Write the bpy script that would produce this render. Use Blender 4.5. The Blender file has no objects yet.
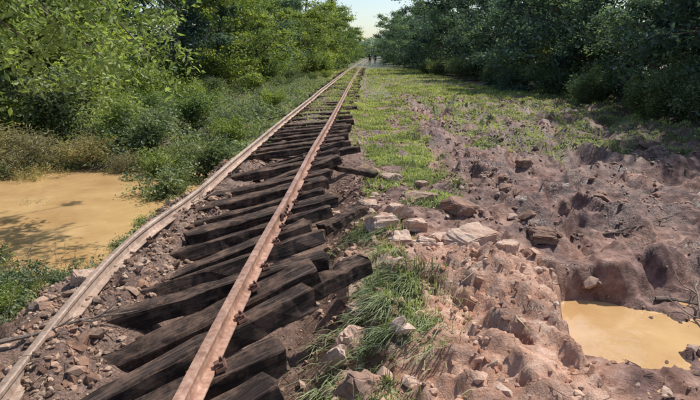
import bpy, math, random
import numpy as np
from mathutils import Vector, Matrix
random.seed(7); rng=np.random.default_rng(7)
scene=bpy.context.scene
# ------------------------------------------------------------ noise
def _h(ix,iy,s):
    n=(ix.astype(np.int64)*374761393+iy.astype(np.int64)*668265263+s*1442695041)&0xffffffff
    n=((n^(n>>13))*1274126177)&0xffffffff
    n=((n^(n>>16))*2246822519)&0xffffffff
    return ((n^(n>>15))&0xffffff)/float(0xffffff)
def perlin(x,y,s=0):
    x=np.asarray(x,float);y=np.asarray(y,float)
    ix=np.floor(x);iy=np.floor(y);fx=x-ix;fy=y-iy
    def g(a,b,dx,dy):
        t=_h(a,b,s)*2*math.pi
        return np.cos(t)*dx+np.sin(t)*dy
    u=fx*fx*fx*(fx*(fx*6-15)+10);v=fy*fy*fy*(fy*(fy*6-15)+10)
    a=g(ix,iy,fx,fy);b=g(ix+1,iy,fx-1,fy);c=g(ix,iy+1,fx,fy-1);d=g(ix+1,iy+1,fx-1,fy-1)
    return ((a*(1-u)+b*u)*(1-v)+(c*(1-u)+d*u)*v)*1.5
def fbm(x,y,o=4,s=0):
    r=0;a=1;f=1
    for i in range(o):
        r=r+a*perlin(x*f,y*f,s+i);a*=.5;f*=2.03
    return r
def worley(x,y,s=0):
    x=np.asarray(x,float);y=np.asarray(y,float)
    ix=np.floor(x);iy=np.floor(y);best=np.full(x.shape,9.);b2=best.copy()
    for dx in(-1,0,1):
        for dy in(-1,0,1):
            cx=ix+dx+_h(ix+dx,iy+dy,s);cy=iy+dy+_h(ix+dx,iy+dy,s+9)
            d=np.hypot(cx-x,cy-y)
            b2=np.where(d<best,best,np.minimum(b2,d));best=np.minimum(best,d)
    return best,b2
def sst(a,b,x):
    t=np.clip((np.asarray(x,float)-a)/(b-a),0,1);return t*t*(3-2*t)
def mix(a,b,t):return a*(1-t)+b*t
# ------------------------------------------------------------ terrain
def H(x,y,detail=True):
    x=np.asarray(x,float);y=np.asarray(y,float)
    xs=x-.028*y
    n1=fbm(x*.9,y*.9,3,1);n2=fbm(x*3.1,y*3.1,3,5)
    z=-.46+.17*sst(9,24,y)+0*x
    near=1-sst(9,15,y)
    wz=sst(4.9,6.3,y+(x+4)*.25+.3*n1)*(1-sst(11.6,13.2,y+.5*n1))*(1-sst(-14,-17,x))
    zl=mix(-.78,-1.3,wz);zl=mix(zl,-.5+.25*n1,sst(12.5,15,y))
    z=mix(z,zl,sst(-2.65,-3.6,xs+.25*n1+.1*n2))
    z=z+.5*sst(-12,-40,x)+.5*sst(12,40,x)
    z=z-.36*np.exp(-((xs+1.15+.15*n1)/.55)**2)*near
    z=z+(.06+.1*n1+.06*n2)*np.exp(-((xs+2.25)/.42)**2)*near
    z=z-.3*np.exp(-((xs+.55)/.38)**2)*(1-sst(8,12,y))
    z=z+.13*np.exp(-((xs+1.2)/1.0)**4)*sst(11,16,y)*(1+.5*n1)
    # clay mound
    e=.25*n1+.12*n2
    m=sst(-.05,.6,x+e)*(1-sst(1.62,1.84,x+e-.08*(y-3)))*(1-sst(5.2,6.2,y+.5*n1))
    z=z+(.2+.16*n1)*m
    c=sst(1.64,1.82,x+e-.08*(y-3))*(1-sst(5.25,5.75,y+.5*n1-.14*(x-2)))
    zc=-.84+.38*sst(2.95,4.6,x+.3*n1)+.06*n1
    z=mix(z,zc,c)
    pd=np.exp(-(((x-2.62+.2*n2)/.6)**2+((y-4.7)/.56)**2)**2)
    z=z-.18*pd
    fr=sst(1.0,2.4,x)*sst(5,7.0,y)*(1-sst(22,32,y))
    xr=x*.55-y*.38;yr=x*.38+y*.55
    rg=1-np.abs(perlin(xr*1.25+n1*.45,yr*.55,21))*2
    rg2=1-np.abs(perlin(xr*3.+n1,yr*1.3,31))*2
    z=z+fr*(.32*(rg-.55)+.09*(rg2-.5)-.07+.14*n1)
    if detail:
        w,w2=worley(x*2.0+n2*.8+.5*n1,y*2.6+n1*.9-.5*n2,3)
        wb,wb2=worley(x*6+n2*1.1,y*7+n1,4)
        mm=m*1.0;rough=sst(-.4,.3,x)*(1-sst(9,20,y))
        n4=fbm(x*7,y*7,3,60)
        z=z+mm*(.14*np.clip(w2-w,0,.4)-.045)+mm*.03*np.clip(wb2-wb,0,.5)+mm*(.065*n2+.018*n4)
        z=z+rough*(1-mm)*(.04*np.clip(w2-w,0,.4)-.01+.012*n4)+rough*.05*n2
        z=z+(1-rough)*.03*n2*(1-.5*sst(10,30,y))
        z=z+.014*fbm(x*9,y*9,2,44)*(1-sst(9,15,y))
        q=.085;zz=z/q+.7*n1+.3*n2;fl=np.floor(zz);tt=sst(.5,.85,zz-fl)
        z=mix(z,(fl+tt-.7*n1-.3*n2)*q,.5*sst(.6,1.5,x)*(1-sst(12,18,y)))
    return z
def stretch(lo,hi,fine_lo,fine_hi,step,g):
    a=[fine_lo];
    while a[-1]<fine_hi:a.append(a[-1]+step)
    s=step
    while a[-1]<hi:s*=g;a.append(a[-1]+s)
    b=[];s=step;p=fine_lo
    while p>lo:s*=g;p-=s;b.append(p)
    return np.array(b[::-1]+a)
# ------------------------------------------------------------ mesh helper
def link(o,parent=None):
    scene.collection.objects.link(o)
    if parent:o.parent=parent
    return o
def mk(name,V,F,mats,col=None,smooth=False,fmat=None,parent=None,do_link=True):
    V=np.asarray(V,np.float32);F=np.asarray(F,np.int32)
    me=bpy.data.meshes.new(name)
    me.vertices.add(len(V));me.vertices.foreach_set('co',V.ravel())
    n,k=F.shape
    me.loops.add(n*k);me.loops.foreach_set('vertex_index',F.ravel())
    me.polygons.add(n);me.polygons.foreach_set('loop_start',np.arange(0,n*k,k,dtype=np.int32))
    if fmat is not None:me.polygons.foreach_set('material_index',np.asarray(fmat,np.int32))
    me.update(calc_edges=True)
    if col is not None:
        a=me.attributes.new('Col','FLOAT_COLOR','POINT')
        c=np.ones((len(V),4),np.float32);c[:,:col.shape[1]]=col
        a.data.foreach_set('color',c.ravel())
    me.polygons.foreach_set('use_smooth',np.full(n,smooth))
    for m in mats:me.materials.append(m)
    me.update()
    o=bpy.data.objects.new(name,me)
    if do_link:link(o,parent)
    return o
# ------------------------------------------------------------ materials
def newmat(name):
    m=bpy.data.materials.new(name);m.use_nodes=True
    nt=m.node_tree;nt.nodes.clear()
    return m,nt
def N(nt,t,**k):
    n=nt.nodes.new(t)
    for a,b in k.items():
        if a in n.inputs:n.inputs[a].default_value=b
        else:setattr(n,a,b)
    return n
def noise(nt,scale,detail=5,rough=.6,vec=None):
    n=N(nt,'ShaderNodeTexNoise');n.inputs['Scale'].default_value=scale;n.inputs['Detail'].default_value=detail;n.inputs['Roughness'].default_value=rough
    if vec is None:
        g=N(nt,'ShaderNodeNewGeometry');vec=g.outputs['Position']
    nt.links.new(vec,n.inputs['Vector'])
    return n
def ramp(nt,fac,stops):
    r=N(nt,'ShaderNodeValToRGB');e=r.color_ramp.elements
    while len(e)<len(stops):e.new(.5)
    for i,(p,c) in enumerate(stops):
        e[i].position=p;e[i].color=(*c,1) if len(c)==3 else c
    nt.links.new(fac,r.inputs['Fac']);return r
def mixc(nt,fac,a,b,mode='MIX'):
    n=N(nt,'ShaderNodeMix');n.data_type='RGBA';n.blend_type=mode
    for s,v in((n.inputs[0],fac),(n.inputs[6],a),(n.inputs[7],b)):
        if isinstance(v,(int,float)):s.default_value=v
        elif isinstance(v,tuple):s.default_value=(*v,1)
        else:nt.links.new(v,s)
    return n.outputs[2]
def bump(nt,h,strength,dist,prev=None):
    b=N(nt,'ShaderNodeBump');b.inputs['Strength'].default_value=strength;b.inputs['Distance'].default_value=dist
    nt.links.new(h,b.inputs['Height'])
    if prev:nt.links.new(prev,b.inputs['Normal'])
    return b.outputs[0]
def finish(nt,col,rough,nrm=None,spec=.4,metal=0):
    p=N(nt,'ShaderNodeBsdfPrincipled')
    for k,v in(('Base Color',col),('Roughness',rough),('Metallic',metal),('Specular IOR Level',spec)):
        if isinstance(v,(int,float)):p.inputs[k].default_value=v
        elif isinstance(v,tuple):p.inputs[k].default_value=(*v,1)
        else:nt.links.new(v,p.inputs[k])
    if nrm:nt.links.new(nrm,p.inputs['Normal'])
    o=N(nt,'ShaderNodeOutputMaterial');nt.links.new(p.outputs[0],o.inputs[0]);return p
def attr(nt):
    a=N(nt,'ShaderNodeAttribute');a.attribute_name='Col'
    s=N(nt,'ShaderNodeSeparateColor');nt.links.new(a.outputs['Color'],s.inputs[0])
    return a,s
def mat_ground():
    m,nt=newmat('ground_soil');a,s=attr(nt)
    big=noise(nt,1.3,6);mid=noise(nt,6,7,.65);fine=noise(nt,45,5,.7)
    clay=ramp(nt,mid.outputs[0],[(.3,(.3,.135,.085)),(.46,(.56,.32,.215)),(.66,(.76,.54,.41))])
    mud=ramp(nt,mid.outputs[0],[(.32,(.05,.024,.02)),(.5,(.16,.085,.07)),(.7,(.38,.235,.2))])
    c=mixc(nt,s.outputs[0],mud.outputs[0],clay.outputs[0])
    grav=ramp(nt,fine.outputs[0],[(.32,(.07,.043,.033)),(.5,(.22,.145,.11)),(.68,(.46,.34,.27))])
    c=mixc(nt,s.outputs[2],c,grav.outputs[0])
    gr=ramp(nt,fine.outputs[0],[(.35,(.05,.065,.025)),(.55,(.13,.16,.055)),(.75,(.26,.28,.12))])
    gm=N(nt,'ShaderNodeMath',operation='MULTIPLY');nt.links.new(s.outputs[1],gm.inputs[0])
    r2=ramp(nt,big.outputs[0],[(.3,(.5,.5,.5)),(.55,(1,1,1))]);nt.links.new(r2.outputs[0],gm.inputs[1])
    c=mixc(nt,gm.outputs[0],c,gr.outputs[0])
    tint=ramp(nt,big.outputs[0],[(.32,(.66,.58,.55)),(.6,(1.1,1.06,1.03))])
    c=mixc(nt,1.0,c,tint.outputs[0],'MULTIPLY')
    b=bump(nt,mid.outputs[0],.9,.07);b=bump(nt,fine.outputs[0],.9,.02,b)
    rr=ramp(nt,big.outputs[0],[(.38,(.3,.3,.3)),(.62,(.8,.8,.8))])
    finish(nt,c,rr.outputs[0],b,.5);return m
def mat_leaf(name,dark,light,tr=.35,gl=.03):
    m,nt=newmat(name);a,s=attr(nt)
    c=ramp(nt,s.outputs[0],[(0,dark),(1,light)]).outputs[0]
    oi=N(nt,'ShaderNodeObjectInfo');v=ramp(nt,oi.outputs['Random'],[(0,(.65,.72,.76)),(.5,(1,1,1)),(1,(1.3,1.22,.95))]);c=mixc(nt,1.0,c,v.outputs[0],'MULTIPLY')
    d=N(nt,'ShaderNodeBsdfDiffuse');t=N(nt,'ShaderNodeBsdfTranslucent');g=N(nt,'ShaderNodeBsdfGlossy');g.inputs['Roughness'].default_value=.5
    nt.links.new(c,d.inputs[0])
    c2=mixc(nt,1.0,c,(1.35,1.4,.65),'MULTIPLY');nt.links.new(c2,t.inputs[0])
    m1=N(nt,'ShaderNodeMixShader');m1.inputs[0].default_value=tr;nt.links.new(d.outputs[0],m1.inputs[1]);nt.links.new(t.outputs[0],m1.inputs[2])
    m2=N(nt,'ShaderNodeMixShader');m2.inputs[0].default_value=gl;nt.links.new(m1.outputs[0],m2.inputs[1]);nt.links.new(g.outputs[0],m2.inputs[2])
    o=N(nt,'ShaderNodeOutputMaterial');nt.links.new(m2.outputs[0],o.inputs[0]);return m
def mat_bark(name='bark',c1=(.06,.045,.035),c2=(.2,.16,.13)):
    m,nt=newmat(name);n=noise(nt,14,6,.7);c=ramp(nt,n.outputs[0],[(.3,c1),(.7,c2)])
    finish(nt,c.outputs[0],.9,bump(nt,n.outputs[0],.8,.03),.2);return m
def mat_stone(name,dark,light):
    m,nt=newmat(name);a,s=attr(nt);n=noise(nt,25,6,.7);n3=noise(nt,4,4,.6)
    c=ramp(nt,s.outputs[0],[(0,dark),(1,light)]).outputs[0]
    t=ramp(nt,n.outputs[0],[(.3,(.6,.55,.52)),(.7,(1.15,1.13,1.1))])
    c=mixc(nt,1.0,c,t.outputs[0],'MULTIPLY')
    k=ramp(nt,n3.outputs[0],[(.45,(0,0,0)),(.65,(.6,.6,.6))]);c=mixc(nt,k.outputs[0],c,tuple(a_*b_ for a_,b_ in zip(light,(.68,.5,.42))))
    finish(nt,c,.9,bump(nt,n.outputs[0],.6,.015),.25);return m
def mat_wood():
    m,nt=newmat('weathered_timber')
    tc=N(nt,'ShaderNodeAttribute');tc.attribute_name='Grain'
    mp=N(nt,'ShaderNodeMapping');mp.inputs['Scale'].default_value=(2,30,30);nt.links.new(tc.outputs['Vector'],mp.inputs[0])
    g=noise(nt,1,7,.7,mp.outputs[0]);b2=noise(nt,5,6,.7)
    c=ramp(nt,g.outputs[0],[(.32,(.01,.006,.005)),(.52,(.05,.033,.026)),(.72,(.22,.16,.13))]).outputs[0]
    d=ramp(nt,b2.outputs[0],[(.46,(0,0,0)),(.7,(.8,.8,.8))])
    c=mixc(nt,d.outputs[0],c,(.32,.2,.14))
    finish(nt,c,.85,bump(nt,g.outputs[0],1,.04),.25);return m
def mat_rust(name,stops,rough=.5):
    m,nt=newmat(name);n=noise(nt,18,7,.7);n2=noise(nt,2.5,4)
    c=ramp(nt,n.outputs[0],stops).outputs[0]
    t=ramp(nt,n2.outputs[0],[(.35,(.7,.66,.64)),(.65,(1.15,1.12,1.1))]);c=mixc(nt,1.0,c,t.outputs[0],'MULTIPLY')
    finish(nt,c,rough,bump(nt,n.outputs[0],.35,.006),.5,.1);return m
def mat_water():
    m,nt=newmat('muddy_water');n=noise(nt,1.1,5,.6);n2=noise(nt,7,3,.5)
    c=ramp(nt,n.outputs[0],[(.3,(.45,.265,.115)),(.7,(.65,.43,.21))])
    finish(nt,c.outputs[0],.07,bump(nt,n2.outputs[0],.25,.02),.9);return m
def mat_plain(name,c,r=.8):
    m,nt=newmat(name);n=noise(nt,20,3);t=ramp(nt,n.outputs[0],[(.3,tuple(v*.7 for v in c)),(.7,c)]);finish(nt,t.outputs[0],r);return m
M_ground=mat_ground();M_water=mat_water();M_wood=mat_wood();M_bark=mat_bark()
M_rustR=mat_rust('rusty_rail_steel',[(.25,(.18,.085,.055)),(.5,(.42,.25,.18)),(.75,(.62,.45,.35))],.42)
M_rustL=mat_rust('pale_rail_steel',[(.25,(.28,.2,.145)),(.5,(.5,.38,.3)),(.75,(.68,.58,.49))],.5)
M_iron=mat_rust('rusty_iron',[(.25,(.06,.03,.02)),(.5,(.14,.07,.05)),(.75,(.24,.15,.11))],.8)
M_grav=mat_stone('ballast_stone',(.11,.067,.048),(.58,.44,.34))
M_rock=mat_stone('rubble_stone',(.16,.088,.063),(.68,.53,.43))
M_leafF=mat_leaf('forest_leaf_shade',(.032,.062,.062),(.21,.31,.24),.35)  # shaded counterpart of the light forest leaf, blue-teal shade put into its colour
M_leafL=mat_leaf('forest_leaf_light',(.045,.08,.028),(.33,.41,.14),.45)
M_leafY=mat_leaf('fresh_leaf',(.17,.24,.07),(.5,.58,.25),.5)
M_bush=mat_leaf('bush_leaf',(.045,.075,.045),(.26,.32,.17),.35)
M_dry=mat_leaf('dry_bush_leaf',(.15,.13,.065),(.52,.46,.28),.35)
M_grass=mat_leaf('grass_blade',(.12,.15,.05),(.5,.55,.24),.4)
M_straw=mat_leaf('flattened_grass',(.1,.14,.06),(.45,.5,.27),.25)
M_dist=mat_leaf('distant_leaf_haze_tint',(.16,.22,.19),(.36,.44,.36),.4)  # pale bluish haze of distance put into the leaf colour
# ------------------------------------------------------------ ground
X=stretch(-400,400,-3.6,4.6,.028,1.055);Y=stretch(-60,700,2.0,9.0,.03,1.035)
gx,gy=np.meshgrid(X,Y);gz=H(gx,gy)
nx,ny=len(X),len(Y)
idx=np.arange(nx*ny).reshape(ny,nx)
F=np.stack([idx[:-1,:-1],idx[:-1,1:],idx[1:,1:],idx[1:,:-1]],-1).reshape(-1,4)
def grassmask(x,y):
    n=fbm(x*1.1,y*1.1,3,61);n5=fbm(x*3.3,y*2.2,3,161)
    xs=x-.028*y
    a=np.exp(-((x-(.2+.2*(y-3.4)))/.33)**2)*sst(2.0,2.6,y)*(1-sst(4.3,5.2,y))
    a2=.6*np.exp(-((x-.35)/.3)**2)*sst(4.6,5.2,y)*(1-sst(6.5,7.5,y))
    b=1.15*sst(-.1,.3,xs)*(1-sst(1.2,1.8,xs+.4*n))*sst(7.8,9.2,y+n)
    c=sst(2.6,4.5,x+1.5*n)*sst(12,15,y+2*n)*.9
    c=np.maximum(c,sst(0.5,3,x+1.5*n)*sst(22,30,y))
    d=sst(-2.9,-3.5,xs)*np.maximum(sst(12,13.5,y),.0)
    d=np.maximum(d,sst(-3.0,-3.6,xs)*(1-sst(5.2,6.2,y)))
    e=.8*(sst(-1.9,-2.4,xs))*sst(9,13,y)
    f=.6*sst(11,18,y)*sst(-2.6,-2.0,xs)*(1-sst(-.2,.2,xs))
    g=np.max([a,a2,b,c,d,e,f],0)
    return np.clip(g*(.62+1.5*n+.9*n5),0,1)
clay=np.clip(sst(-.3,.4,gx)*(1-sst(5.5,7.5,gy))+.12,0,1)*(1-.85*sst(1.8,2.3,gx+.3*fbm(gx,gy,2,3)))
clay=np.clip(clay+.4*fbm(gx*1.0,gy*1.0,3,81)*sst(0,1,gx),0,1)
grav=sst(.0,-.6,gx-.028*gy)*.85
grav=np.maximum(grav,.5*sst(.0,.45,fbm(gx*.8,gy*.8,3,90))*sst(7,10,gy))*(1-sst(50,70,gy))
gmk=np.maximum(grassmask(gx,gy),sst(60,80,gy))
cols=np.stack([clay,gmk,grav],-1).reshape(-1,3)
mk('ground',np.stack([gx,gy,gz],-1).reshape(-1,3),F,[M_ground],cols,True)
def water(name,z,poly):
    me=bpy.data.meshes.new(name);me.from_pydata([(x,y,z) for x,y in poly],[],[list(range(len(poly)))]);me.materials.append(M_water)
    return link(bpy.data.objects.new(name,me))
water('flood_water',-.93,[(-16,4.2),(-2.5,4.2),(-2.4,8),(-2.3,14),(-16,14)])
water('puddle',-.87,[(1.7,3.7),(3.5,3.7),(3.6,5.6),(1.7,5.6)])
# ------------------------------------------------------------ track
def interp(pts):
    a=np.array(pts);
    def f(y):return np.interp(y,a[:,0],a[:,1])
    return f
def smoothf(f,w=.8):
    return lambda y:(f(y-w)+f(y-w/2)+f(y)+f(y+w/2)+f(y+w))/5
xR=smoothf(interp([(-5,-.92),(2.4,-.86),(5,-.82),(8,-.74),(12.5,-.6),(22,-.3),(40,.25),(60,.95),(100,2.8),(200,8)]))
xL=smoothf(interp([(-5,-1.9),(1,-1.98),(2.6,-2.1),(4.2,-2.3),(6,-2.36),(8,-2.22),(11,-2.06),(15,-1.9),(22,-1.55),(40,-.88),(60,-.15),(100,1.7),(200,6.9)]))
zR=smoothf(interp([(-5,0),(4,0.01),(7,-.035),(10,.02),(14,-.01),(18,.0),(26,.03),(200,.03)]))
zL=smoothf(interp([(-5,-.34),(2.5,-.34),(4,-.27),(5.5,-.2),(7.5,-.27),(10,-.17),(13,-.13),(18,-.06),(26,.02),(200,.03)]))
track=link(bpy.data.objects.new('railway_track',None))
prof=np.array([(-.06,-.14),(-.06,-.131),(-.012,-.118),(-.008,-.108),(-.008,-.045),(-.03,-.036),(-.033,-.012),(-.026,-.001),(-.012,.0),
 (.012,.0),(.026,-.001),(.033,-.012),(.03,-.036),(.008,-.045),(.008,-.108),(.012,-.118),(.06,-.131),(.06,-.14)])
def rail(name,fx,fz,mat,roll):
    ys=np.concatenate([np.arange(-3,30,.15),np.arange(30,200,1.)])
    V=[];k=len(prof)
    for y in ys:
        r=roll*(1-min(1,max(0,(y-8)/10)));c,s=math.cos(r),math.sin(r)
        x0=float(fx(y));z0=float(fz(y))
        for p in prof:
            V.append((x0+p[0]*c+(p[1]+.14)*s,y,z0-.14-p[0]*s+(p[1]+.14)*c))
    F=[]
    for i in range(len(ys)-1):
        for j in range(k):
            a=i*k+j;b=i*k+(j+1)%k;F.append((a,b,b+k,a+k))
    return mk(name,V,F,[mat],parent=track)
rail('right_rail',xR,zR,M_rustR,-.12)
rail('left_rail',xL,zL,M_rustL,-.22)
def beam(V,Fs,G,c,u,n,L,W,T,seed):
    u=u.normalized();v=n.cross(u).normalized();w=u.cross(v)
    r=random.Random(seed);b=.014
    ring=[(-W/2+b,-T/2),(W/2-b,-T/2),(W/2,-T/2+b),(W/2,T/2-b),(W/2-b,T/2),(-W/2+b,T/2),(-W/2,T/2-b),(-W/2,-T/2+b)]
    base=len(V);bow=r.uniform(-.012,.012);off=r.uniform(0,50);ns=13
    ts=[-.5,-.494]+[-.5+(i+1)/(ns) for i in range(ns-1)]+[.494,.5]
    jw=[[r.uniform(-.01,.01)*(1.8 if r.random()<.15 else 1) for _ in ring] for _ in ts]
    for i,t in enumerate(ts):
        s=.93 if i in(0,len(ts)-1) else 1
        for j,(a,h) in enumerate(ring):
            a2=a*s+jw[i][j];h2=h*s+jw[i][j]*.8+bow*(1-4*t*t)
            lx=t*L+(r.uniform(-.022,.022) if i in(0,1,len(ts)-1,len(ts)-2) else 0)
            p=c+u*lx+v*a2+w*h2
            V.append(tuple(p));G.append((t*L+off,a2+off,h2))
    k=8
    for i in range(len(ts)-1):
        for j in range(k):
            a=base+i*k+j;bb=base+i*k+(j+1)%k;Fs.append((a,bb,bb+k,a+k))
    for e in(0,len(ts)-1):
        q=base+e*k
        for tri in((0,1,2,7),(7,2,3,6),(6,3,4,5)):
            f=[q+x for x in tri];Fs.append(tuple(f if e else f[::-1]))
def beams(name,lst,parent=None):
    V=[];Fs=[];G=[]
    for i,a in enumerate(lst):beam(V,Fs,G,*a,seed=i*7+len(name))
    o=mk(name,V,Fs,[M_wood],parent=parent)
    at=o.data.attributes.new('Grain','FLOAT_VECTOR','POINT');at.data.foreach_set('vector',np.array(G,np.float32).ravel())
    return o
lst=[];plates=[]
y=1.3;i=0
rs=random.Random(11)
while y<70:
    f=1-min(1,max(0,(y-9)/9))
    sk=math.radians(24)*f+math.radians(rs.uniform(-9,9))*(.4+.6*f)
    yR=y;gx_=float(xR(y)-xL(y));yL=y-gx_*math.tan(sk)
    loose=rs.random()<.5*f
    PR=Vector((float(xR(yR)),yR,float(zR(yR))-.14));PL=Vector((float(xL(yL)),yL,float(zL(yL))-.14))
    Pd=PL+Vector((0,0,-rs.uniform(.06,.26) if loose else 0))
    u=(PR-Pd).normalized();n=Vector((0,0,1))
    L=rs.uniform(1.95,2.2)
    ext=.5+rs.uniform(-.15,.16)
    c=PR+u*(ext-L/2)
    T=rs.uniform(.14,.17);W=rs.uniform(.18,.24)
    tilt=Matrix.Rotation((rs.uniform(-.32,.2)-.05)*f,3,u)
    n2=tilt@n
    c=c+Vector((0,0,-T/2-.006-(.016 if f>.3 else .0)))
    if not(y>12 and rs.random()<.22):lst.append((c,u,n2,L,W,T))
    if y<22:
        plates.append((PR,u))
        if not loose:plates.append((PL,u))
    y+=.60+rs.uniform(-.12,.12);i+=1
beams('sleepers',lst,track)
V=[];Fs=[]
def box(V,Fs,c,ax,ay,az,sx,sy,sz):
    b=len(V)
    for dz in(-1,1):
        for dx,dy in((-1,-1),(1,-1),(1,1),(-1,1)):
            k=.85 if dz>0 else 1
            V.append(tuple(c+ax*dx*sx*k/2+ay*dy*sy*k/2+az*dz*sz/2))
    for f in((3,2,1,0),(4,5,6,7),(0,1,5,4),(1,2,6,5),(2,3,7,6),(3,0,4,7)):Fs.append(tuple(b+q for q in f))
ez=Vector((0,0,1))
for P,u in plates:
    ay=ez.cross(u).normalized();az=u.cross(ay)
    for s in(-1,1):
        box(V,Fs,P+u*s*.09+az*.006,u,ay,az,.07,.13,.014)
        box(V,Fs,P+u*s*.072+az*.022,u,ay,az,.036,.045,.02)
        box(V,Fs,P+u*s*.1+ay*.035+az*.02,u,ay,az,.02,.02,.035)
        box(V,Fs,P+u*s*.1-ay*.035+az*.02,u,ay,az,.02,.02,.035)
mk('tie_plates_and_spikes',V,Fs,[M_iron],parent=track)
V=[];Fs=[]
for yj in(6.2,):
    P=Vector((float(xR(yj)),yj,-.09))
    for s in(-1,1):
        box(V,Fs,P+Vector((s*.022,0,0)),Vector((1,0,0)),Vector((0,1,0)),ez,.025,.55,.07)
        for k in(-.2,-.07,.07,.2):box(V,Fs,P+Vector((s*.042,k,0)),Vector((1,0,0)),Vector((0,1,0)),ez,.03,.035,.035)
mk('fishplate',V,Fs,[M_iron],parent=track)
def timber(c,yaw,pitch,L,W=.2,T=.14):
    u=Vector((math.cos(yaw)*math.cos(pitch),math.sin(yaw)*math.cos(pitch),math.sin(pitch)))
    n=Vector((-math.sin(yaw)*.15,0,1));beams('loose_sleeper',[(Vector(c),u,n,L,W,T)])
timber((-.2,4.5,-.25),math.radians(30),math.radians(14),.8)
timber((-1.75,2.9,-.56),math.radians(38),math.radians(10),1.5,.2,.13)
timber((-.02,9.3,-.25),math.radians(-22),math.radians(-6),1.0,.14,.09)
timber((-.1,6.7,-.34),math.radians(44),math.radians(10),.7,.18,.12)
timber((-.35,10.6,-.2),math.radians(8),math.radians(9),1.1,.18,.12)
# ------------------------------------------------------------ stones
t=(1+5**.5)/2
ico=np.array([(-1,t,0),(1,t,0),(-1,-t,0),(1,-t,0),(0,-1,t),(0,1,t),(0,-1,-t),(0,1,-t),(t,0,-1),(t,0,1),(-t,0,-1),(-t,0,1)])/1.9
icf=np.array([(0,11,5),(0,5,1),(0,1,7),(0,7,10),(0,10,11),(1,5,9),(5,11,4),(11,10,2),(10,7,6),(7,1,8),(3,9,4),(3,4,2),(3,2,6),(3,6,8),(3,8,9),(4,9,5),(2,4,11),(6,2,10),(8,6,7),(9,8,1)])
def stones(name,xy,size,mat,bright,sink=.3,zoff=0):
    n=len(xy)
    J=ico[None]*(1+rng.uniform(-.28,.28,(n,12,1)))+rng.uniform(-.12,.12,(n,12,3))
    sc=size[:,None,None]*rng.uniform(.6,1.15,(n,1,3))*np.array([1.1,1.1,.75])
    J=J*sc
    a=rng.uniform(0,6.28,n);c,s=np.cos(a)[:,None],np.sin(a)[:,None]
    x=J[:,:,0]*c-J[:,:,1]*s;yy=J[:,:,0]*s+J[:,:,1]*c
    tl=rng.uniform(-.5,.5,(n,1));z=J[:,:,2]+x*tl
    zz=H(xy[:,0],xy[:,1])+size*(.5-sink)+zoff
    V=np.stack([x+xy[:,0:1],yy+xy[:,1:2],z+zz[:,None]],-1).reshape(-1,3)
    F=(icf[None]+np.arange(n)[:,None,None]*12).reshape(-1,3)
    col=np.repeat(bright,12)[:,None]*np.ones((1,3))
    return mk(name,V,F,[mat],col)
def scatter(n,x0,x1,y0,y1,dens,bias=1.0):
    x=rng.uniform(x0,x1,n);u=rng.uniform(0,1,n);yv=y0+(y1-y0)*u**bias
    k=rng.uniform(0,1,n)<dens(x,yv);return np.stack([x[k],yv[k]],-1)
def dball(x,y):
    xs=x-.028*y;n=fbm(x*1.6,y*1.6,3,9)
    d=sst(-3.3,-2.8,xs+.25*n)*(1-sst(-2.0,-1.4,xs+.25*n))*sst(-.45,.2,n+.1)
    d=np.maximum(d,.08*sst(-1.9,-1.5,xs)*(1-sst(-.3,.2,xs)))
    return d*(1-.4*sst(9,20,y))
xy=scatter(38000,-3.4,.5,1.8,24,dball,1.5)
stones('ballast_gravel',xy,rng.uniform(.008,.027,len(xy))*(1+rng.random(len(xy))**10*2.5),M_grav,rng.uniform(0,1,len(xy))**1.2,.35)
def dr(x,y):
    n=fbm(x*.7,y*.7,3,90)
    d=sst(.0,.5,n)*sst(6,8,y)+.06
    d=np.maximum(d,.9*sst(1.9,2.2,x)*(1-sst(3.4,3.9,y)))
    d=np.maximum(d,.5*np.exp(-((x-.2)/.3)**2)*(1-sst(8,10,y)))
    return d*(1-grassmask(x,y)*.7)
xy=scatter(26000,-.3,9,1.8,26,dr,1.6)
stones('loose_gravel',xy,rng.uniform(.008,.024,len(xy))*(1+xy[:,1]*.05),M_rock,rng.uniform(0,.85,len(xy)))
def dc(x,y):return .95*np.exp(-((x-.05-.02*y)/.35)**2)+.1*(x>0)
xy=scatter(1500,-.7,3.2,2.2,10,dc,1)
stones('rubble',xy,rng.uniform(.02,.075,len(xy)),M_rock,rng.uniform(0.1,1,len(xy))**1.2,.25)
xy=scatter(260,1.5,9,6,20,lambda x,y:.8+0*x)
stones('dark_rocks',xy,rng.uniform(.05,.16,len(xy))*rng.random(len(xy)),M_rock,rng.uniform(0,.35,len(xy)),.45)
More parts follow.
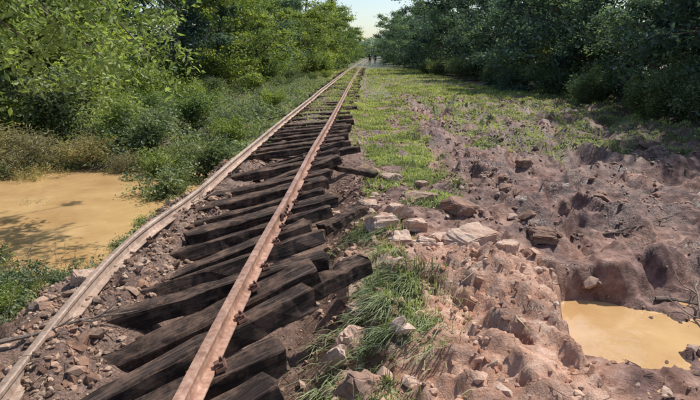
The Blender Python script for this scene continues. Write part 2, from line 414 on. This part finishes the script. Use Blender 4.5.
def block(name,loc,dim,rot,seed,b0):
    import bmesh
    bm=bmesh.new();bmesh.ops.create_cube(bm,size=1)
    r=random.Random(seed)
    for v in bm.verts:
        v.co+=Vector((r.uniform(-.16,.16),r.uniform(-.16,.16),r.uniform(-.14,.14)))
    for k in range(3):
        nrm=Vector((r.uniform(-1,1),r.uniform(-1,1),r.uniform(.1,1))).normalized()
        g=bmesh.ops.bisect_plane(bm,geom=bm.verts[:]+bm.edges[:]+bm.faces[:],plane_co=nrm*r.uniform(.42,.55),plane_no=nrm,clear_outer=True)
        ed=[e for e in g['geom_cut'] if isinstance(e,bmesh.types.BMEdge)]
        if ed:
            try:bmesh.ops.contextual_create(bm,geom=ed)
            except Exception:pass
    bmesh.ops.bevel(bm,geom=bm.edges[:],offset=.05,segments=2,affect='EDGES')
    bmesh.ops.triangulate(bm,faces=bm.faces[:])
    bmesh.ops.subdivide_edges(bm,edges=bm.edges[:],cuts=3,use_grid_fill=True)
    P=np.array([v.co[:] for v in bm.verts])
    d=fbm(P[:,0]*4+seed,P[:,1]*4+P[:,2]*3.1,4,seed)
    for v,q in zip(bm.verts,d):v.co+=v.co.normalized()*float(q)*.1
    me=bpy.data.meshes.new(name);bm.to_mesh(me);bm.free()
    a=me.attributes.new('Col','FLOAT_COLOR','POINT')
    for q in a.data:q.color=(b0,b0,b0,1)
    me.materials.append(M_rock)
    o=link(bpy.data.objects.new(name,me));o.scale=dim;o.rotation_euler=rot
    z=float(H(loc[0],loc[1]))+dim[2]*loc[2];o.location=(loc[0],loc[1],z)
B=[((1.32,5.75,.25),(.42,.34,.16),(.1,-.15,.3),1,.95),((1.0,6.0,.3),(.34,.26,.14),(-.1,.2,1.2),2,.8),((.42,6.6,.45),(.34,.2,.22),(.3,.1,.6),3,1.0),
((.62,7.2,.4),(.4,.26,.2),(0,.2,2.),4,.85),((.25,7.6,.3),(.3,.25,.2),(.2,.1,.1),5,.7),((-.12,3.65,.5),(.12,.1,.24),(.5,.3,.2),6,1.0),
((.02,3.85,.4),(.22,.16,.18),(.1,.4,1.),7,.85),((.1,4.3,.2),(.26,.2,.16),(.3,0,.5),8,.6),((-.02,4.9,.5),(.24,.2,.24),(0,.3,.9),9,.9),((.4,5.1,.3),(.28,.22,.14),(.2,0,2.4),10,.6),
((1.65,5.45,.35),(.3,.22,.14),(.2,.1,.9),11,.8),((1.0,8.1,.2),(.5,.35,.2),(0,.1,.4),12,.4),((-2.75,5.9,.4),(.34,.26,.18),(.1,.1,.7),13,.7),((-2.55,4.9,.3),(.24,.18,.14),(.2,0,.2),14,.8),
((.8,5.5,.3),(.2,.16,.12),(.1,.3,.2),15,.9),((1.45,6.5,.3),(.26,.2,.16),(.1,0,1.4),16,.3),((3.4,10.5,.3),(.3,.25,.16),(0,0,.4),17,.2),((2.6,8.9,.3),(.22,.16,.1),(0,0,1.4),18,.25),((-.05,5.7,.4),(.2,.16,.16),(0,.3,1.9),19,.6),
((1.5,7.4,.25),(.42,.35,.18),(.2,.1,.7),20,.2),((2.3,6.3,.1),(.3,.26,.16),(.1,.1,.2),21,.15),((.7,9.4,.3),(.4,.3,.18),(.1,.1,2),22,.75),((1.2,9.0,.3),(.3,.2,.14),(.1,.1,1),23,.6),((-.25,7.9,.5),(.22,.16,.16),(0,.3,1.9),24,.9),
((.12,3.2,.2),(.28,.2,.16),(.2,.3,.9),25,.3),((.55,6.0,.4),(.26,.2,.16),(.2,.1,.1),26,.85),((.85,6.6,.4),(.3,.22,.16),(.1,.3,.1),27,.9)]
for b in B:block('broken_rock_block',*b)
def dm(x,y):return sst(.3,.6,x)*(1-sst(1.7,1.95,x))*(1-sst(5.3,6,y))
xy=scatter(1100,.2,2.1,2.1,6.2,dm)
M_clod=mat_stone('clay_clod',(.36,.19,.13),(.74,.53,.4))
stones('clay_clods',xy,rng.uniform(.01,.055,len(xy))*rng.random(len(xy)),M_clod,rng.random(len(xy)),.6)
# ------------------------------------------------------------ foliage
def leaves(C,size,bright,up=.5,asp=.5,hang=0.):
    n=len(C)
    d=rng.normal(size=(n,3));d[:,2]=d[:,2]*.6-hang;d/=np.linalg.norm(d,axis=1)[:,None]
    nn=rng.normal(size=(n,3));nn[:,2]+=up*2;s=np.cross(d,nn);s/=np.linalg.norm(s,axis=1)[:,None]+1e-9
    nn=np.cross(s,d)
    L=size[:,None]
    b=C;t=C+d*L;m=C+d*L*.45
    l=m+s*L*asp*.5+nn*L*.08;r=m-s*L*asp*.5+nn*L*.08
    V=np.stack([b,r,t,l],1).reshape(-1,3)
    F=np.arange(n*4).reshape(n,4)
    col=np.repeat(np.clip(bright,0,1),4)[:,None]*np.ones((1,3))
    return V,F,col
def tube(pts,rad,k=6):
    V=[];F=[]
    for i,(p,r) in enumerate(zip(pts,rad)):
        a=pts[min(i+1,len(pts)-1)]-pts[max(i-1,0)];a=a/(np.linalg.norm(a)+1e-9)
        s=np.cross(a,(.3,.2,1) if abs(a[2])<.9 else (1,0,0));s/=np.linalg.norm(s);q=np.cross(a,s)
        for j in range(k):
            th=2*math.pi*j/k;V.append(p+(s*math.cos(th)+q*math.sin(th))*r)
    for i in range(len(pts)-1):
        for j in range(k):
            F.append((i*k+j,i*k+(j+1)%k,(i+1)*k+(j+1)%k,(i+1)*k+j))
    return np.array(V),np.array(F)
def path(p,d,L,n=6,wob=.15,grav=0.):
    pts=[np.array(p,float)];d=np.array(d,float);d/=np.linalg.norm(d)
    for i in range(n):
        d=d+rng.normal(size=3)*wob;d[2]+=grav;d/=np.linalg.norm(d);pts.append(pts[-1]+d*L/n)
    return np.array(pts)
class Builder:
    def __init__(s):s.V=[];s.F=[];s.C=[];s.M=[];s.n=0
    def add(s,V,F,C,m):
        s.V.append(V);s.F.append(F+s.n);s.C.append(C);s.M.append(np.full(len(F),m));s.n+=len(V)
    def tube(s,pts,r0,r1,k=6):
        V,F=tube(pts,np.linspace(r0,r1,len(pts)),k);s.add(V,F,np.ones((len(V),3))*.5,0)
    def make(s,name,mats,do_link=False):
        return mk(name,np.concatenate(s.V),np.concatenate(s.F),mats,np.concatenate(s.C),False,np.concatenate(s.M),do_link=do_link)
def make_tree(name,h,R,low,nleaf,ls,mat,nl=16):
    B=Builder();tr=path((0,0,-.3),(rng.normal()*.06,rng.normal()*.06,1),h,9,.07);B.tube(tr,h*.017+.04,.03,8)
    cl=[]
    for i in range(nl):
        t_=low+(1-low)*((i+.5)/nl)**1.25*.97
        q=t_*(len(tr)-1);a=int(q);p=tr[a]+(tr[min(a+1,len(tr)-1)]-tr[a])*(q-a)
        ang=i*2.4+rng.normal()*.4;prof_=math.sin(math.pi*min(1,(.25+.75*(t_-low)/(1-low))))**.6
        L=R*max(.35,prof_)*rng.uniform(.7,1.15)
        br=path(p,(math.cos(ang),math.sin(ang),rng.uniform(.0,.6)),L,6,.14,-.03);B.tube(br,.05*(1-t_)+.03,.012,5)
        for k in range(5):
            j=rng.integers(2,7);sb=path(br[j],(rng.normal(),rng.normal(),rng.normal()*.5-.05),L*rng.uniform(.25,.5),3,.2,-.05);B.tube(sb,.014,.005,3)
            cl+= [sb[-1],sb[-2]]
        cl.append(br[-1])
    cl=np.array(cl);per=rng.random(len(cl))**1.5+.15;per/=per.sum()
    w=rng.choice(len(cl),nleaf,p=per);cb=rng.random(len(cl));rr=rng.uniform(.15,.42,len(cl))*R/3
    P=cl[w]+rng.normal(size=(nleaf,3))*rr[w][:,None]*np.array([1,1,.55])
    P[:,2]=np.maximum(P[:,2],.05)
    V,F,C=leaves(P,rng.uniform(.5,1.25,nleaf)*ls,cb[w]*.8+rng.random(nleaf)*.4-.1)
    B.add(V,F,C,1);return B.make(name,[M_bark,mat]).data
def make_bush(name,R,h,nleaf,ls,mat,stems=14,asp=.45):
    B=Builder();cl=[]
    for i in range(stems):
        ang=rng.uniform(0,6.28);sp=rng.uniform(.1,1.)
        st=path((rng.normal()*.1*R,rng.normal()*.1*R,-.05),(math.cos(ang)*sp*R,math.sin(ang)*sp*R,h),math.hypot(sp*R,h)*rng.uniform(.7,1.1),6,.12,-.04);B.tube(st,.012,.003,4)
        cl+=[st[-1],st[-2],st[-3],st[-4]]
        for k in range(2):
            sb=path(st[rng.integers(2,6)],(rng.normal(),rng.normal(),.3),R*.35,3,.2);B.tube(sb,.005,.002,3);cl+=[sb[-1],sb[-2]]
    cl=np.array(cl);cb=rng.random(len(cl));w=rng.integers(0,len(cl),nleaf)
    P=cl[w]+rng.normal(size=(nleaf,3))*R*.12
    P[:,2]=np.maximum(P[:,2],.0)
    V,F,C=leaves(P,rng.uniform(.5,1.2,nleaf)*ls,cb[w]*.6+rng.random(nleaf)*.45,asp=asp)
    B.add(V,F,C,1);return B.make(name,[M_bark,mat]).data
def place(name,me,x,y,s=1,rz=None,sz=None,dz=0):
    o=bpy.data.objects.new(name,me);link(o)
    o.location=(x,y,float(H(x,y,False))+dz);o.rotation_euler=(0,0,random.uniform(0,6.28) if rz is None else rz)
    o.scale=(s,s,s*(sz or random.uniform(.9,1.1)));return o
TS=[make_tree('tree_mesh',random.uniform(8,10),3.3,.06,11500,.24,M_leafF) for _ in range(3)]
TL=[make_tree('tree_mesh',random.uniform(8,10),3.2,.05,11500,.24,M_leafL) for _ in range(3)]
BS=[make_bush('bush_mesh',1.3,1.5,5500,.13,M_bush) for _ in range(2)]
BLt=[make_bush('bush_mesh',1.3,1.4,5500,.13,M_leafL) for _ in range(2)]
BD=[make_bush('bush_mesh',1.1,1.3,5000,.14,M_dry,30,.16) for _ in range(2)]
def wallR(y):return 9.8-3.8*min(1,max(0,(y-15)/55))+(y>70)*.035*(y-70)
def wallL(y):return -8.5+7.6*min(1,max(0,(y-14)/50))+(y>70)*.042*(y-70)
yy=15.5
while yy<165:
    for k in range(3 if yy<35 else 2):
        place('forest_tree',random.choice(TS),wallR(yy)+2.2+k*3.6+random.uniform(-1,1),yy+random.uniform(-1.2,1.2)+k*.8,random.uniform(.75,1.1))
    if yy<60:
        place('bush',random.choice(BS),wallR(yy)+.3+random.uniform(-.8,.8),yy+random.uniform(-1,1),random.uniform(.6,1.1))
        place('bush',random.choice(BS),wallR(yy)+2.3+random.uniform(-.8,.8),yy+1.2+random.uniform(-1,1),random.uniform(.9,1.5))
    yy+=3.1+yy*.04
for k in range(4):place('forest_tree',random.choice(TS),15+k*4,14+k*1.5+random.uniform(0,2),1.)
for x,y,s in((13,17.5,1.05),(11.5,16.2,.8),(15,20,1.1),(17,18,1.1),(14.3,15.7,.8),(18.5,22,1.2),(21,24,1.2)):place('forest_tree',random.choice(TS),x,y,s)
for x,y,s in((12.2,15.4,1.2),(10.8,15.6,1),(13.6,16.4,1.4),(11.6,17.6,1.5)):place('bush',random.choice(BS),x,y,s)
yy=15
while yy<165:
    for k in range(3 if yy<35 else 2):
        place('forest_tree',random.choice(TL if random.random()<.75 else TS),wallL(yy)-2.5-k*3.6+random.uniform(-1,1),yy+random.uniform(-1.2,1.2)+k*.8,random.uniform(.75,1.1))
    if yy<60:
        place('bush',random.choice(BLt+BS),wallL(yy)+.2+random.uniform(-.8,.8),yy+random.uniform(-1,1),random.uniform(.5,.8))
        place('bush',random.choice(BLt),wallL(yy)-1.5+random.uniform(-.8,.8),yy+1.2,random.uniform(.8,1.4))
    yy+=3.2+yy*.04
for x,y,s in((-11,14,.9),(-14,15,1.1),(-17,13,1.1),(-12,18,1),(-9.5,16,.9),(-15,18.5,1.1),(-13,21,1.2),(-10,20,1.)):place('forest_tree',random.choice(TL),x,y,s)
for x,y,s,m in((-3.55,10.3,.62,BS[0]),(-3.0,11.6,.5,BS[1]),(-4.3,12.2,.5,BLt[0]),(-5.0,13.6,.7,BS[0]),(-2.9,13.6,.45,BLt[1]),(-3.4,15.2,.5,BS[1]),(-4.6,16,.7,BLt[0]),(-3.1,17.8,.4,BS[0]),(-3,21,.5,BLt[0]),
 (-6.2,12.7,.6,BD[0]),(-7.3,12.4,.8,BD[1]),(-8.6,12.6,.95,BD[0]),(-6.0,14.2,.8,BLt[1]),(-7.5,14.4,1.0,BS[1]),(-5.1,12.3,.4,BD[1]),(-8.2,11.6,.7,BD[1]),(-9.3,11.5,.8,BD[0]),(-6.9,11.6,.45,BD[0]),(-7.4,10.6,.35,BD[1]),
 (-3.75,5.5,.3,BS[0]),(-4.3,6.1,.35,BD[0]),(-3.35,4.7,.24,BLt[0]),(-3.6,4.2,.4,BS[1]),(-4.1,4.9,.45,BLt[1]),(-3.2,3.5,.28,BLt[0]),(-2.95,3.0,.2,BS[0]),(-3.15,6.6,.22,BD[1]),(-4.9,7.3,.3,BD[1]),(-3.1,8.4,.26,BLt[0]),(-3.2,7.3,.2,BS[1]),(-2.95,9.3,.3,BD[1]),(-5.7,9.6,.3,BD[0]),(-4.4,5.4,.45,BD[1]),(-3.3,5.9,.25,BLt[1]),(-4.6,6.7,.3,BS[0]),(-3.5,6.4,.2,BLt[0]),(-4.0,6.9,.22,BD[0]),(-3.0,5.3,.18,BS[1]),(-3.5,5.0,.35,BS[0]),(-3.9,5.9,.3,BLt[0]),(-3.25,4.1,.25,BD[0])):
    place('bush',m,x,y,s)
def overhang():
    B=Builder();tr=path((0,0,-.5),(.05,0,1),6.5,8,.04);B.tube(tr,.16,.06,8);cl=[]
    for tgt,z0 in(((2.9,1.2,1.7),4),((2.3,-.2,1.6),4),((3.6,2.4,2.0),4.5),((1.9,2.2,1.3),3.6),((3.3,.4,2.0),4.5),((2.4,3.4,1.8),4.2),((1.2,-1,2.0),4.),((-2,1,3),4),((-1,-2,3),4.5),((4.4,3.6,2.3),5),((3.4,4.8,2.1),5),((3.7,1.6,1.6),4.2),((2.6,2.6,1.4),4),((4.3,2.2,2.1),5),((3.0,2.0,1.2),4),((2.0,1.0,1.5),4)):
        a=np.array([0,0,z0]);b=np.array([tgt[0],tgt[1],tgt[2]+.7])
        ts=np.linspace(0,1,9)[:,None];mid=(a+b)/2+np.array([0,0,1.2])
        pts=(1-ts)**2*a+2*ts*(1-ts)*mid+ts**2*b+rng.normal(size=(9,3))*.05;B.tube(pts,.05,.01,5)
        for k in range(11):
            j=rng.integers(3,9);sb=path(pts[j],(rng.normal()*.6,rng.normal()*.6,-.4),rng.uniform(.4,1.2),6,.2,-.12);B.tube(sb,.008,.003,3);cl.append(sb)
    cl=np.concatenate([c[1:] for c in cl]);n=12500;w=rng.integers(0,len(cl),n)
    P=cl[w]+rng.normal(size=(n,3))*.08
    V,F,C=leaves(P,rng.uniform(.07,.16,n),rng.random(n)*.6+.4*np.repeat(rng.random(len(cl)//6+1),6)[:len(cl)][w],asp=.42,hang=.5)
    B.add(V,F,C,1);o=B.make('overhanging_tree',[M_bark,M_leafY],True);o.location=(-6.6,6.2,float(H(-6.6,6.2,False))+.6)
    return o
overhang()
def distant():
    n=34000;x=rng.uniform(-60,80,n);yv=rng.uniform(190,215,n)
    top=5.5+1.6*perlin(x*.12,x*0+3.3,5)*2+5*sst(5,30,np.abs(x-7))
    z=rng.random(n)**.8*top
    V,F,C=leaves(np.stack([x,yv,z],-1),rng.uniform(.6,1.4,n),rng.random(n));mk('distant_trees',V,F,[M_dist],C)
distant()
def under():
    n=110000
    x=rng.uniform(-14,0,n);yv=11.3+30*rng.random(n)**1.4
    xs=x-.028*yv
    cn=fbm(x*.8,yv*.8,3,120)
    k=(xs<-2.3-.3*cn)&(rng.random(n)<.75+.8*cn);x=x[k];yv=yv[k];cn=cn[k];xs=xs[k];n=len(x)
    hh=np.clip(.28+.6*cn,.05,.8)*sst(-2.3,-3.6,xs)+.08
    z=H(x,yv,False)+rng.random(n)**.7*hh
    V,F,C=leaves(np.stack([x,yv,z],-1),rng.uniform(.06,.13,n),.35+.7*fbm(x*1.5,yv*1.5,2,7)+rng.random(n)*.4,up=.8,asp=.55)
    m=len(V);Va,Fa,Ca=V,F,C
    n=40000;x=rng.uniform(-6,-2.5,n);yv=rng.uniform(2,9.5,n);cn=fbm(x*1.3,yv*1.3,3,20)
    z0=H(x,yv,False);k=(z0<-.6)&(z0>-1.05)&(cn>-.15)&(rng.random(n)<.8);x=x[k];yv=yv[k];z0=z0[k]
    z=np.maximum(z0,-.93)+rng.random(len(x))*.18
    V,F,C=leaves(np.stack([x,yv,z],-1),rng.uniform(.03,.07,len(x)),rng.random(len(x)),up=.8)
    mk('undergrowth',np.concatenate([Va,V]),np.concatenate([Fa,F+m]),[M_bush],np.concatenate([Ca,C]))
under()
def blades(name,xy,h,mat,bright,lean=.6,w=.006,ang=None):
    n=len(xy);a=rng.uniform(0,6.28,n) if ang is None else ang;d=np.stack([np.cos(a),np.sin(a),0*a],-1);s=np.stack([-np.sin(a),np.cos(a),0*a],-1)
    b=np.stack([xy[:,0],xy[:,1],H(xy[:,0],xy[:,1])-.01],-1);h=h[:,None];ww=(w*(1+xy[:,1]*.08))[:,None]
    le=rng.uniform(.1,lean*2,n)[:,None]
    ez=np.array([[0,0,1.]])
    m=b+ez*h*.6*(1-.35*np.minimum(le,1.5))+d*h*.4*le;t=b+ez*h*np.maximum(.08,(1-.5*le))+d*h*.9*le
    V=np.stack([b-s*ww,b+s*ww,m+s*ww*.8,m-s*ww*.8,t+s*ww*.15,t-s*ww*.15],1).reshape(-1,3)
    q=np.arange(n)[:,None]*6
    F=np.concatenate([q+np.array([[0,1,2,3]]),q+np.array([[3,2,4,5]])],0)
    col=np.repeat(np.clip(bright,0,1),6)[:,None]*np.ones((1,3))
    return mk(name,V,F,[mat],col)
gm=lambda x,y:grassmask(x,y)
g1=scatter(12000,-.6,1.6,2.1,8,gm)
g2=scatter(90000,-.5,3,8,24,gm,1.5)
g3=scatter(130000,2,16,12,34,gm,1.4)
g4=scatter(50000,-4,8,24,70,gm,1.3)
g5=scatter(60000,-7,-2.0,2,24,gm,1)
g6=scatter(36000,-3,.5,11,45,gm,1)
xy=np.concatenate([g1,g2,g3,g4,g5,g6]);hh=rng.uniform(.03,.09,len(xy))*(1+np.clip((xy[:,1]-8)*.03,0,1.5))
blades('grass',xy,hh,M_grass,.3+.5*fbm(xy[:,0],xy[:,1],2,77)+rng.random(len(xy))*.45,.8)
xy=np.concatenate([scatter(52000,-.6,1.6,2.1,8,gm),scatter(6000,-.2,2,8,13,gm)])
an=math.radians(-115)+.9*fbm(xy[:,0]*1.5,xy[:,1]*1.5,2,15)+rng.normal(size=len(xy))*.35
blades('flattened_grass',xy,rng.uniform(.07,.2,len(xy)),M_straw,.25+.6*fbm(xy[:,0]*2,xy[:,1]*2,2,78)+rng.random(len(xy))*.6,1.1,.0028,an)
def litter():
    xy=np.concatenate([scatter(4200,-3.2,3,2,11,lambda x,y:(.15+.85*sst(-.1,.4,fbm(x*1.3,y*1.3,2,140)))*(1-.6*(x>.5))),scatter(900,1,8,6,18,lambda x,y:.6*sst(0,.4,fbm(x*.9,y*.9,2,141)))])
    n=len(xy);z=H(xy[:,0],xy[:,1])+.012;a=rng.uniform(0,6.28,n);L=rng.uniform(.02,.09,n)*(1+rng.random(n)**8*1.8);w=rng.uniform(.0015,.004,n)
    d=np.stack([np.cos(a),np.sin(a),rng.normal(size=n)*.15],-1)*L[:,None];s=np.stack([-np.sin(a),np.cos(a),0*a],-1)*w[:,None];u=np.array([[0,0,1.]])*w[:,None]
    c=np.stack([xy[:,0],xy[:,1],z],-1)
    V=np.stack([c-d+s,c-d-s,c-d+u*1.5,c+d+s,c+d-s,c+d+u*1.5],1).reshape(-1,3)
    q=np.arange(n)[:,None]*6
    F=np.concatenate([q+np.array([[0,1,4,3]]),q+np.array([[1,2,5,4]]),q+np.array([[2,0,3,5]])],0)
    col=np.repeat(rng.random(n),6)[:,None]*np.ones((1,3))
    mk('twig_litter',V,F,[mat_stone('dry_twig',(.1,.07,.05),(.46,.37,.25))],col)
litter()
def stalks():
    B=Builder()
    for i in range(150):
        x=rng.uniform(-5.2,-3.0);y_=rng.uniform(3.4,7.0)
        p=path((x,y_,max(-.95,float(H(x,y_,False)))-.05),(rng.normal()*.4,rng.normal()*.4,1),rng.uniform(.2,.65),6,.14,-.05);B.tube(p,.004,.0015,4)
        for k in range(4):
            q=path(p[rng.integers(2,6)],(rng.normal(),rng.normal(),.5),rng.uniform(.06,.18),3,.2);B.tube(q,.0025,.001,3)
    B.make('dry_stalks',[mat_bark('dry_stalk',(.2,.15,.09),(.46,.38,.24))],True)
stalks()
def dead_branch(x,y_,yaw,L):
    B=Builder();p=path((0,0,.03),(1,0,.02),L,8,.1);B.tube(p,.022,.007,6)
    for k in range(6):
        j=rng.integers(2,8);q=path(p[j],(rng.uniform(.3,1),rng.normal()*.8,rng.uniform(0,.35)),L*rng.uniform(.2,.45),5,.18);B.tube(q,.01,.003,5)
    o=B.make('fallen_branch',[mat_bark('branch_wood',(.16,.12,.09),(.42,.33,.26))],True);o.location=(x,y_,float(H(x,y_))+.02);o.rotation_euler=(0,0,yaw)
dead_branch(3.0,6.9,.2,1.3);dead_branch(3.2,5.3,-.1,1.0);dead_branch(3.3,4.6,1.2,.9);dead_branch(-.9,7.8,-.35,1.2);dead_branch(4.5,9.5,.5,1.6);dead_branch(-2.7,3.6,.6,.9);dead_branch(-1.5,4.6,1.0,.8);dead_branch(-2.4,7.2,1.3,.9)
# ------------------------------------------------------------ distant people
def person(x,y_,rz,shirt,step):
    V=[];E=[];R=[]
    def v(p,r,par=None):
        V.append(p);R.append(r);i=len(V)-1
        if par is not None:E.append((par,i))
        return i
    pel=v((0,0,.95),.13);sp=v((0,0,1.15),.12,pel);ch=v((0,0,1.35),.15,sp);nk=v((0,.01,1.5),.055,ch);h1=v((0,.02,1.58),.075,nk);h2=v((0,.02,1.68),.085,h1)
    for s in(-1,1):
        hp=v((s*.1,0,.9),.095,pel);kn=v((s*.12,.04+s*step*.5,.5),.06,hp);an=v((s*.12,s*step,.09),.04,kn);v((s*.13,s*step+.17,.04),.035,an)
        sh=v((s*.19,0,1.42),.055,ch);el=v((s*.25,-.02-s*step*.3,1.13),.042,sh);wr=v((s*.25,.08-s*step*.6,.9),.028,el);pm=v((s*.25,.1-s*step*.6,.83),.03,wr)
        for f in range(4):
            a=v((s*.25,.075+f*.018-s*step*.6,.79),.009,pm);v((s*.245,.08+f*.018-s*step*.6,.73-(f==1)*.01),.008,a)
        a=v((s*.235,.13-s*step*.6,.81),.01,pm);v((s*.23,.145-s*step*.6,.77),.009,a)
    me=bpy.data.meshes.new('person');me.from_pydata(V,E,[]);o=link(bpy.data.objects.new('person',me))
    o.modifiers.new('s','SKIN')
    for i,r in enumerate(R):me.skin_vertices[0].data[i].radius=(r,r*.85 if r>.1 else r)
    me.skin_vertices[0].data[0].use_root=True
    o.modifiers.new('u','SUBSURF').levels=1
    dg=bpy.context.evaluated_depsgraph_get();m2=bpy.data.meshes.new_from_object(o.evaluated_get(dg));o.modifiers.clear();o.data=m2
    for m in(mat_plain('skin',(.12,.07,.045)),mat_plain('shirt',shirt),mat_plain('trousers',(.05,.055,.07)),mat_plain('hair',(.01,.01,.01))):m2.materials.append(m)
    for p in m2.polygons:
        c=p.center;p.use_smooth=True
        p.material_index=2 if (c.z<.98 and abs(c.x)<.2) else (3 if c.z>1.68 or (c.z>1.58 and c.y<0) else (0 if c.z>1.48 or (abs(c.x)>.2 and c.z<1.1) else 1))
    o.location=(x,y_,float(H(x,y_,False)));o.rotation_euler=(0,0,rz)
person(3.2,92,.3,(.06,.06,.09),.12);person(4.3,97,2.8,(.09,.1,.13),.05)
# ------------------------------------------------------------ light
el=math.radians(56);az=math.radians(50)
w=bpy.data.worlds.new('World');scene.world=w;w.use_nodes=True
nt=w.node_tree;bg=nt.nodes['Background'];sky=nt.nodes.new('ShaderNodeTexSky');sky.sky_type='NISHITA';sky.sun_disc=False
sky.sun_elevation=el;sky.sun_rotation=az;sky.air_density=1.0;sky.dust_density=1.0;sky.ozone_density=1.5
nt.links.new(sky.outputs[0],bg.inputs[0]);bg.inputs[1].default_value=.15
sl=bpy.data.lights.new('sun','SUN');sl.energy=5;sl.angle=math.radians(1.0);sl.color=(1,.94,.85)
so=link(bpy.data.objects.new('sun',sl));d=Vector((math.sin(az)*math.cos(el),math.cos(az)*math.cos(el),math.sin(el)));so.rotation_euler=d.to_track_quat('Z','Y').to_euler();so.location=(10,10,30)
cam=bpy.data.cameras.new('camera');cam.lens=28.3;cam.sensor_width=36;cam.clip_end=2000;cam.clip_start=.05
co=link(bpy.data.objects.new('camera',cam));co.location=(0,0,1.7);co.rotation_euler=(math.radians(75),0,0);scene.camera=co
scene.view_settings.view_transform='Standard';scene.view_settings.look='None';scene.view_settings.exposure=0
